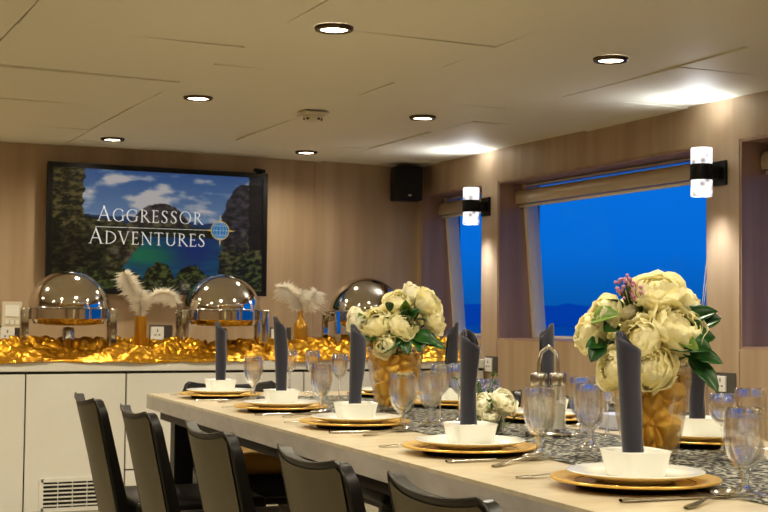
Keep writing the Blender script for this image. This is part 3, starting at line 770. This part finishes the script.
def setting(x, y, rz, words, seed, side, full=True, naproll=0, naph=.25, lean=0):
    g = ' of the table settings'
    place('charger', 'charger_plate', 'gold charger plate on a dark foot '+words, 'charger plate', 'gold charger plates', (x,y,ZT+.0005), rz, mk_charger)
    place('plate', 'dinner_plate', 'white dinner plate on the gold charger '+words, 'plate', 'white dinner plates', (x,y,ZT+.0115), rz, mk_plate)
    place('bowl', 'square_bowl', 'small white square bowl holding a napkin '+words, 'bowl', 'white square bowls', (x,y,ZT+.0185), rz+random.uniform(-.1,.1), mk_bowl)
    a0 = -rz + naproll
    n = napkin_mesh(seed, naph, 0).build('rolled_napkin', M['napkin'], None, solid=.0014)
    n.location = (x, y, ZT+.0275); n.rotation_euler = (0, 0, naproll); n.rotation_euler.rotate_axis('Z', 0); n.rotation_euler = (Matrix.Rotation(math.radians(lean), 3, Vector((-.42,-.9,0))) @ Matrix.Rotation(naproll, 3, 'Z')).to_euler()
    tag(n, 'charcoal rolled napkin standing in the bowl '+words, 'napkin', 'rolled charcoal napkins')
    def off(a, b):
        c_, s_ = math.cos(rz), math.sin(rz); return x+a*c_-b*s_, y+a*s_+b*c_
    if full:
        place('spoon', 'soup_spoon', 'steel spoon right of the charger '+words, 'spoon', 'steel spoons', (*off(.005,-.205), ZT+.001), rz+.62, mk_spoon)
        place('knife', 'table_knife', 'steel knife beside the charger '+words, 'knife', 'steel knives', (*off(-.02,-.162), ZT+.001), rz, mk_knife)
        place('fork', 'dinner_fork', 'steel fork left of the charger '+words, 'fork', 'steel forks', (*off(-.04,.175), ZT+.001), rz, mk_fork)
nearY = [1.953, 2.57, 3.28, 3.91, 4.60]
nlat = [.222, .20, .205, .20, .193]
nh = [.243, .238, .243, .264, .243]
nr = [2.3, 1.9, 2.5, 2.6, 2.6]
for i, y in enumerate(nearY):
    setting(*tp(nlat[i], y), RT, near_words[i], i*1.3, 0, True, nr[i], nh[i], [3.2,.8,-.5,2,0][i])
farY = [2.56, 3.285, 3.925, 4.50]
for i, y in enumerate(farY):
    setting(*tp(.80, y), RT+PI, far_words[i], i*1.7+.5, 1, True, [2.0,-.4,-.3,.5][i], [.23,.25,.25,.24][i])
t = thing('side_dish', 'pale lilac square dish on the window side left of the near vase', 'dish', (*tp(.86, 3.0), ZT), RT)
MB().lathe([(p[0]*1.05, p[1]*.9) for p in bowl_prof()], 64, sq=8).build('dish_body', M['lilac'], t)

# ------------------------------------------------------------------ glasses
def mk_goblet(t):   # textured water goblet
    up = [(.0315,.145),(.0335,.125),(.0345,.105)]
    lo = [(.0345,.105),(.0335,.085),(.028,.064),(.018,.050),(.010,.042),(.0075,.036),(.009,.031),(.0062,.026),(.0075,.018),(.013,.010),(.031,.0045),(.033,.002),(.032,0),(0,.0)]
    inn = [(0,.048),(.014,.053),(.025,.066),(.0305,.085),(.0320,.105),(.031,.125),(.0295,.145),(.0315,.1455)]
    MB().lathe(inn[::1] + up + lo[1:], 40).build('goblet_glass', M['cutglass'], t)
def mk_wine(t):
    inn = [(0,.082),(.012,.084),(.022,.095),(.0265,.115),(.0265,.135),(.0245,.160),(.0253,.1605)]
    out = [(.0262,.160),(.0283,.135),(.0283,.115),(.0235,.093),(.012,.080),(.0045,.074),(.0032,.06),(.0032,.02),(.006,.008),(.028,.0035),(.031,.001),(.030,0),(0,0)]
    MB().lathe(inn+out, 36).build('wine_glass_body', M['glass'], t)
def mk_tumbler(t):
    inn = [(0,.008),(.024,.010),(.027,.02),(.030,.118),(.031,.1185)]
    out = [(.032,.118),(.029,.02),(.027,.002),(.025,0),(0,0)]
    MB().lathe(inn+out, 36).build('tumbler_body', M['glass'], t)
gl = [('goblet',1.470,1.760,'textured water goblet at the right edge, closest to the camera'),
      ('goblet',1.899,2.257,'textured water goblet behind the closest goblet at the right edge'),
      ('goblet',1.478,2.411,'textured water goblet left of the near vase in front of the shaker stand'),
      ('goblet',1.674,2.520,'textured water goblet between the shaker stand and the near vase'),
      ('goblet',1.848,2.815,'textured water goblet partly behind another beside the shaker stand'),
      ('goblet',1.519,3.153,'textured water goblet standing before the far vase'),
      ('goblet',1.640,3.230,'textured water goblet just right of the far vase'),
      ('wine',1.705,3.300,'slim wine glass directly behind the goblet right of the far vase'),
      ('wine',1.788,3.344,'slim wine glass left of the second near napkin'),
      ('tumbler',1.860,3.309,'clear straight tumbler behind the low rose posy'),
      ('wine',1.915,2.807,'slim wine glass against the left side of the near vase'),
      ('wine',1.917,2.368,'slim wine glass right of the near vase below the wall socket'),
      ('goblet',1.568,3.823,'textured water goblet between the second and third left napkins'),
      ('wine',1.832,4.303,'slim wine glass just left of the third napkin'),
      ('tumbler',1.880,4.60,'clear tumbler behind the goblet between the second and third left napkins'),
      ('wine',1.900,4.72,'farthest slim wine glass behind the goblets near the far end'),
      ('goblet',1.603,4.544,'textured water goblet between the two farthest left napkins'),
      ('wine',1.850,4.83,'slim wine glass right of the second left napkin at the far end')]
for k, x, y, lb in gl:
    nm = {'goblet':'water_goblet','wine':'wine_glass','tumbler':'tumbler'}[k]
    gg = place(k, nm, lb, 'glass', nm.replace('_',' ')+'s on the table', (x,y,ZT+.0035), random.uniform(0,6), {'goblet':mk_goblet,'wine':mk_wine,'tumbler':mk_tumbler}[k])
    if (x, y) == (1.917, 2.368): gg.scale = (1.1, 1.1, .8)

# ------------------------------------------------------------------ shaker stand
t = thing('condiment_stand', 'chrome stand with loop handle for two glass shakers on the runner', 'stand', (1.775, 2.855, ZT+.0035), math.radians(-25)); t.scale = (1,1,1.14)
MB().lathe([(0,0),(.056,0),(.058,.003),(.056,.008),(0,.009)], 40, mat=Matrix.Diagonal((1.0,.62,1,1))).build('base', M['chromed'], t)
MB().tube([(-.0225,0,.008),(-.0225,0,.13),(-.024,0,.155),(-.018,0,.180),(0,0,.192),(.018,0,.180),(.024,0,.155),(.0225,0,.13),(.0225,0,.008)], .005, 8).build('loop_handle', M['steel'], t)
for sx, lb in ((-1,'left glass shaker with steel lid in the chrome stand'), (1,'right glass shaker with steel lid in the chrome stand')):
    ca_, sa_ = math.cos(math.radians(-25)), math.sin(math.radians(-25))
    q = thing('glass_shaker', lb, 'shaker', (1.775+sx*.0235*ca_, 2.855+sx*.0235*sa_, ZT+.0145), 0, 'glass shakers'); q.scale = (1.05,1.05,1.24)
    MB().lathe([(0,.003),(.0165,.004),(.0165,.092),(.0185,.092),(.019,.003),(.017,0),(0,0)], 28).build('shaker_body', M['glass'], q, angle=50)
    MB().lathe([(0,.004),(.0160,.005),(.0160,.055),(0,.056)], 24).build('shaker_contents', M['white'], q, angle=50)
    MB().lathe([(.0195,.090),(.0205,.092),(.0205,.112),(.018,.116),(0,.118)], 28).build('shaker_lid', M['chromed'], q, angle=50)

# ------------------------------------------------------------------ flowers
def bloom(mb, c, R_, axis, seed, open_=1.0):
    rg = random.Random(seed); ax = Vector(axis).normalized(); rot = ax.to_track_quat('Z', 'Y').to_matrix().to_4x4()
    T = Matrix.Translation(c) @ rot
    layers = [(1.0,6,76,1.0),(.97,5,60,1.05),(.92,5,46,1.0),(.84,5,34,1.0),(.74,5,23,.95),(.60,4,12,.95)]
    mb.ball((0,0,-R_*.05), R_*.60, 16, 12, (1,1,.95), T)
    for li, (sc, n, ptop, wf) in enumerate(layers):
        for k in range(n):
            az = 2*PI*(k+rg.uniform(-.22,.22))/n + li*.7; wd = 2*PI/n*1.35*wf
            top = math.radians(ptop*open_+rg.uniform(-7,9)); rr = R_*sc*rg.uniform(.94,1.06); ph = rg.uniform(0,6)
            curl = (.20 if li < 2 else .10)*R_*rg.uniform(.3,1.5)
            def fn(u, v):
                s = (u-.5)*2
                shape = (1-.45*(1-v)**2)
                a = az+s*wd*.5*shape*(1-.12*s*s*v)
                phi = PI*.86+(top-PI*.86)*v + (.30*s**4+.08*s*s)*v + .05*math.sin(s*6+ph)*v
                r = rr*(1+.04*math.sin(3*s+ph)*v) + curl*max(0, v-.72)/.28 + rr*.12*noise.noise((s*1.4+ph, v*2, seed))
                r += rr*.10*math.sin(s*7+ph)*max(0, v-.55)
                zf = .82
                return (r*math.sin(phi)*math.cos(a), r*math.sin(phi)*math.sin(a), r*math.cos(phi)*zf - R_*.05*(1-sc))
            mb.grid(fn, 7, 7, T)
def leaf(mb, base, tip, wid, droop=.1, up=(0,0,1)):
    b = Vector(base); t_ = Vector(tip); d = t_-b; L = d.length; side = d.cross(Vector(up)).normalized(); nn = side.cross(d).normalized()
    def fn(u, v):
        s = (v-.5)*2; w_ = 1.2*wid*math.sin(PI*(u**.85))**.7*(1 if u < .98 else .0)
        p = b+d*u+side*s*w_/2+nn*(abs(s)*w_*.22+L*droop*math.sin(PI*u)); return tuple(p)
    mb.grid(fn, 10, 4)
def vase(x, y, lb, seed):
    t = thing('glass_vase', lb, 'vase', (x,y,ZT+.0035), 0, 'glass vases lined with gold satin')
    out = [(0,0),(.052,0),(.058,.004),(.064,.03),(.074,.08),(.083,.13),(.087,.165),(.086,.185),(.087,.197)]
    inn = [(.0835,.197),(.0825,.185),(.0835,.165),(.0795,.13),(.0705,.08),(.060,.03),(.052,.012),(0,.010)]
    MB().lathe(out+inn, 48).build('vase_glass', M['vaseglass'], t)
    def fn(u, v):
        a = 2*PI*u
        z = .014+v*.158; base = .0585+(z-.012)*.21 if z < .1 else .077+(z-.1)*.08
        q = noise.noise((math.cos(a)*1.3+seed, math.sin(a)*1.3, z*13))
        dd = noise.voronoi((math.cos(a)*1.55+seed+q*.5, math.sin(a)*1.55+q*.3, z*24+q*.8+math.cos(a*2+seed)*.5))[0]
        hh = min(1, (dd[1]-dd[0])*2.2)**.55
        rid = abs(noise.noise((math.cos(a)*2.4+seed+q*1.0+z*9, math.sin(a)*2.4+q-z*7, z*17+q*1.5)))
        r = base-.004-.026*(1-hh)-.004*rid
        return (r*math.cos(a), r*math.sin(a), z+.008*q)
    MB().grid(fn, 200, 80, wrapu=True).build('satin_lining', M['satin2'], t)
    def top(u, v):
        a = 2*PI*u; r = .074*v
        return (r*math.cos(a), r*math.sin(a), .165+.022*noise.noise((r*40*math.cos(a)+seed, r*40*math.sin(a), 2)))
    MB().grid(top, 60, 12, wrapu=True).build('satin_filling', M['satin2'], t)
v1 = (1.805, 3.80); v2 = (1.745, 2.395)
vase(*v2, 'large glass vase lined with gold satin, closest to the camera', 1.0)
vase(*v1, 'large glass vase lined with gold satin, farther along the table', 5.0)
def bouquet(loc, lb, blooms, leaves, fillers, seed):
    t = thing('flower_bouquet', lb, 'flowers', loc, math.radians(-25))
    rg = random.Random(seed)
    for i, (x, z, r, y, k) in enumerate(blooms):
        c = Vector((x, y, z)); ax = Vector((x*2.2+rg.uniform(-.10,.10), -.12+y*.8, z*.9-.02+rg.uniform(0,.12)))
        mb = MB(); bloom(mb, c, r, ax, seed*50+i, 1.0)
        o = mb.build('peony_bloom', M['petal2' if k else 'petal'], t)
        h = MB(); ah = ax.normalized()
        for j in range(5):
            h.ball(tuple(c+ah*r*.25+Vector((rg.uniform(-1,1),rg.uniform(-1,1),rg.uniform(-1,1)))*r*.12), r*.14, 8, 6)
        h.build('bloom_heart', M['petalc'], o)
        s = MB().tube([tuple(c-ah*r*.6), tuple(c*.6+Vector((0,0,.01))), (x*.12, y*.12, -.02), (x*-.06, y*-.06, -.12)], .003, 6)
        s.build('stem', M['stem'], t)
    for (b, e, w_, lt_) in leaves:
        mb = MB(); leaf(mb, b, e, w_, .08, (0,-.8,.6)); mb.build('leaf', M['leafl' if lt_ else 'leaf'], t, solid=.0006)
    if fillers:
        mb = MB(); mg = MB()
        for (x, y, z, r, n) in fillers:
            for j in range(n):
                d = Vector((rg.gauss(0,1), rg.gauss(0,1), rg.gauss(0,1))).normalized()*r*rg.uniform(.6,1)
                mb.ball((x+d.x, y+d.y, z+d.z), .0042, 6, 4); mg.tube([(x*.8, y*.8, z*.7), (x+d.x, y+d.y, z+d.z)], .0008, 4)
        mb.build('filler_buds', M['pink'], t)['kind'] = 'stuff'; mg.build('filler_stems', M['stem'], t)['kind'] = 'stuff'
    gm = MB()
    for j in range(46):
        a = rg.uniform(0, 2*PI); q = rg.uniform(.02,.10); z = rg.uniform(-.02,.13)
        b = Vector((q*math.cos(a)*.9-.01, q*math.sin(a)*.7, z)); e = b+Vector((math.cos(a)*.04, math.sin(a)*.04, rg.uniform(-.01,.035)))
        leaf(gm, b, e, .022, .1)
    gm.build('inner_foliage', M['leaf'], t)['kind'] = 'stuff'
B2 = [(.000,.244,.054,-.01,0),(.071,.214,.043,.02,0),(.030,.170,.055,-.06,0),(.098,.197,.028,.02,0),(-.112,.197,.040,-.01,0),(-.141,.158,.042,.01,0),(-.066,.206,.026,.00,1),
      (-.045,.146,.045,-.07,0),(-.028,.086,.048,-.085,0),(-.097,.082,.042,-.05,0),(.010,.20,.045,.06,0),(.062,.13,.040,.05,0),(-.06,.15,.045,.06,0)]
L2 = [((.05,-.05,.10),(.115,-.07,.115),.05,0),((.02,-.06,.10),(.10,-.10,.09),.055,0),((.07,-.03,.13),(.135,-.04,.155),.045,0),((.075,-.03,.07),(.118,-.08,.0),.034,0),((.06,-.04,.08),(.13,-.07,.06),.035,0),
      ((-.10,-.02,.10),(-.155,-.05,.09),.03,0),((-.11,-.03,.10),(-.145,-.06,.06),.032,0),((-.13,-.02,.145),(-.085,-.07,.16),.04,1),((.05,-.02,.14),(.125,-.05,.17),.04,0),((-.08,-.03,.13),(-.12,-.07,.125),.035,0),((.03,-.07,.12),(.07,-.11,.085),.03,1)]
bouquet((v2[0], v2[1], ZT+.185-.0), 'bouquet of large cream peonies with dark leaves in the near vase', [(x+.012, z-.082, r, y, k) for x, z, r, y, k in B2],
        [((b[0],b[1],b[2]-.045),(e[0]+.008,e[1],e[2]-.045),w_,l) for b,e,w_,l in L2], [(-.055,-.01,.175,.028,40),(-.03,-.03,.16,.02,20)], 3)
B1 = [(-.124,.114,.038,-.02,1),(-.059,.108,.050,-.04,0),(.006,.170,.042,-.01,0),(.060,.195,.040,.02,1),(.100,.170,.046,-.01,0),(.120,.120,.042,-.01,0),(.020,.098,.043,-.06,0),(-.030,.040,.036,-.07,0),(-.100,.062,.030,-.03,1),(.05,.13,.04,.05,0),(-.04,.12,.045,.06,0)]
L1_ = [((.02,-.05,.07),(-.04,-.09,.005),.045,0),((.05,-.04,.06),(.13,-.07,.035),.045,0),((.05,-.04,.055),(.155,-.06,.02),.035,0),((.02,-.05,.06),(.04,-.09,.0),.035,0),((.04,-.03,.10),(.075,-.08,.14),.035,0),((-.10,-.02,.08),(-.115,-.06,.13),.03,1),
      ((-.02,-.05,.07),(.02,-.09,.055),.03,1),((-.09,-.03,.06),(-.06,-.08,.045),.035,0),((.03,-.04,.13),(.03,-.08,.17),.03,1),((.06,-.03,.06),(.075,-.09,.01),.03,0)]
bouquet((v1[0], v1[1], ZT+.185), 'bouquet of cream and white peonies in the farther vase', [(x, z-.020, r, y, k) for x, z, r, y, k in B1],
        [((b[0],b[1],b[2]-.01),(e[0],e[1],e[2]-.01),w_,l) for b,e,w_,l in L1_], None, 4)
# low posy
px, py = 1.675, 2.96
pot = MB().lathe([(0,0),(.026,0),(.030,.004),(.034,.045),(.032,.047),(.028,.006),(0,.005)], 32).build('posy_pot', M['glass'], None)
pot.location = (px, py, ZT+.0035); tag(pot, 'tiny glass pot under the low rose posy', 'pot')
t = thing('rose_posy', 'low posy of white roses with green sprigs right of the second near bowl', 'flowers', (px, py, ZT+.04), math.radians(-25)); t.scale = (1.25,1.25,1.2)
rg = random.Random(9)
for i, (x, y, z, r) in enumerate([(.022,-.02,.035,.026),(-.022,-.01,.028,.024),(-.046,.0,.038,.020),(.0,.015,.030,.022),(-.005,-.03,.01,.018)]):
    mb = MB(); bloom(mb, Vector((x,y,z)), r, (x*3,-.05,.06), 900+i); o = mb.build('rose_bloom', M['petal2'], t, solid=.0006)
    MB().tube([(x,y,z-r*.5),(x*.4,y*.4,-.03)], .002, 6).build('stem', M['stem'], t)
gm = MB()
for j in range(60):
    a = rg.uniform(0, 2*PI); q = rg.uniform(.0,.045); z = rg.uniform(-.03,.045)
    b = Vector((q*math.cos(a), q*math.sin(a)-.005, z)); leaf(gm, b, b+Vector((math.cos(a)*.018, math.sin(a)*.018-.006, rg.uniform(-.005,.02))), .010, .1)
gm.build('sprig_leaves', M['leafl'], t)['kind'] = 'stuff'
gm = MB()
for j in range(14):
    a = rg.uniform(-.9,.9); h = rg.uniform(.05,.088); b = Vector((-.03+a*.02, .01, .03)); e = b+Vector((a*.03, rg.uniform(-.01,.01), h-.02)); gm.tube([b,e], .0007, 4)
    for q in range(3): gm.ball(tuple(e+Vector((rg.uniform(-1,1),rg.uniform(-1,1),rg.uniform(-1,.3)))*.006), .0024, 6, 4)
gm.build('filler_sprigs', M['stem'], t)['kind'] = 'stuff'

# ------------------------------------------------------------------ chairs
def mk_chair(t):
    # local +x faces the table; backrest top at x=0, z=.80
    Hh, Z0 = .815, .40
    rake = .21
    def shell(u, v, off):
        s = (u-.5)*2; W2 = .203-.010*(1-v)
        y = s*W2; z = Z0+(Hh-Z0-.020+.022*abs(s)**2.4-.05*max(0,abs(s)-.86)**2/.02)*v
        x = (Hh-z)*rake - .028*(1-abs(s)**2.2)*(.35+.65*v) + .028 - .03 + off*(1.25-.4*v)
        return (x, y*(1-.015*off*30), z)
    nu, nv = 26, 14
    bb = MB(); vs = []; fs = []
    th = .030
    for off in (0, th):
        for j in range(nv+1):
            for i in range(nu+1): vs.append(shell(i/nu, j/nv, off))
    w_ = nu+1; B_ = (nv+1)*w_
    for j in range(nv):
        for i in range(nu):
            a = j*w_+i; fs.append((a, a+w_, a+w_+1, a+1)); fs.append((B_+a, B_+a+1, B_+a+w_+1, B_+a+w_))
    for i in range(nu):
        a = i; fs.append((a, a+1, B_+a+1, B_+a)); a = nv*w_+i; fs.append((a, B_+a, B_+a+1, a+1))
    for j in range(nv):
        a = j*w_; fs.append((a, B_+a, B_+a+w_, a+w_)); a = j*w_+nu; fs.append((a, a+w_, B_+a+w_, B_+a))
    bb.add(vs, fs); back = bb.build('backrest', M['leather'], t, angle=45)
    MB().grid(lambda u, v: shell(.035+u*.93, v*.972, -.0025), nu, nv).build('rear_sheen_panel', M['taupe'], back)  # rear of the same dark leather, its sheen painted in
    pts = [shell(i/30, 1, -.001) for i in range(31)]
    pts = [shell(0, j/10, -.001) for j in range(0, 10)] + pts + [shell(1, j/10, -.001) for j in range(9, -1, -1)]
    MB().tube([(p[0], p[1], p[2]+.001) for p in pts], .0032, 8).build('piping', M['pipe'], back)
    s = MB(); s.box((.345,0,.445), (.44,.43,.075), bev=.028); s.build('seat', M['leather'], t, angle=60)
    MB().box((.335,0,.395), (.38,.38,.03)).build('seat_frame', M['legm'], t, smooth=False)
    for sx, sy in ((.17,-1),(.17,1),(.53,-1),(.53,1)):
        top = Vector((sx, sy*.175, .40)); bot = Vector((sx+(-.05 if sx < .3 else .01), sy*.19, 0))
        MB().tube([top, bot], [.021,.013], 4, True).build('leg', M['legm'], t, smooth=False)
ch = [(1.02,1.97,'dark leather dining chair on the near side closest to the camera, only its top showing'),
      (1.02,2.52,'dark leather dining chair second from the camera on the near side'),
      (1.02,3.19,'dark leather dining chair in the middle of the near row'),
      (1.02,3.87,'dark leather dining chair fourth from the camera on the near side'),
      (1.02,4.51,'dark leather dining chair farthest left at the far end of the near row')]
def chairs():
    for x, y, lb in ch: place('chair', 'dining_chair', lb, 'chair', 'dining chairs around the table', (x-.015, y-.01, 0), RT, mk_chair)
    X, Y = tp(TW/2+.02, 5.30)
    place('chair', 'dining_chair', 'black leather dining chair at the head of the table beneath the sideboard', 'chair', None, (X-.10, Y, 0), -PI/2+RT, mk_chair)
    for y, lb in ((2.62,'black leather dining chair on the window side behind the near vase'),(3.30,'black leather dining chair on the window side behind the shaker stand'),
                  (3.93,'black leather dining chair on the window side right of the rose posy'),(4.60,'black leather dining chair on the window side behind the far bouquet')):
        X, Y = tp(1.32, y); place('chair', 'dining_chair', lb, 'chair', None, (X, Y, 0), PI+RT, mk_chair)
chairs()
# gold cushion on the head chair
X, Y = tp(TW/2+.02, 5.30)
def cush(u, v):
    a = 2*PI*u; s_ = math.sin(PI*v); q = 1/((abs(math.cos(a))**4+abs(math.sin(a))**4)**.25)
    r = .19*(s_**.45)*q
    return (r*math.cos(a), r*math.sin(a), .075*(-math.cos(PI*v))*(.4+.6*s_)*(1+.3*noise.noise((math.cos(a)*3, math.sin(a)*3, v*4))))
c = MB().grid(cush, 48, 20, wrapu=True).build('satin_cushion', M['satin3'], None)
c.location = (X-.09, Y-.34, .552); c.rotation_euler = (math.radians(8), 0, .1)
tag(c, 'dull gold satin cushion on the seat of the head chair', 'cushion')

# ------------------------------------------------------------------ colour management
scn.view_settings.view_transform = 'Standard'
scn.view_settings.look = 'Medium High Contrast'
scn.view_settings.exposure = -0.28
scn.view_settings.gamma = 1.0
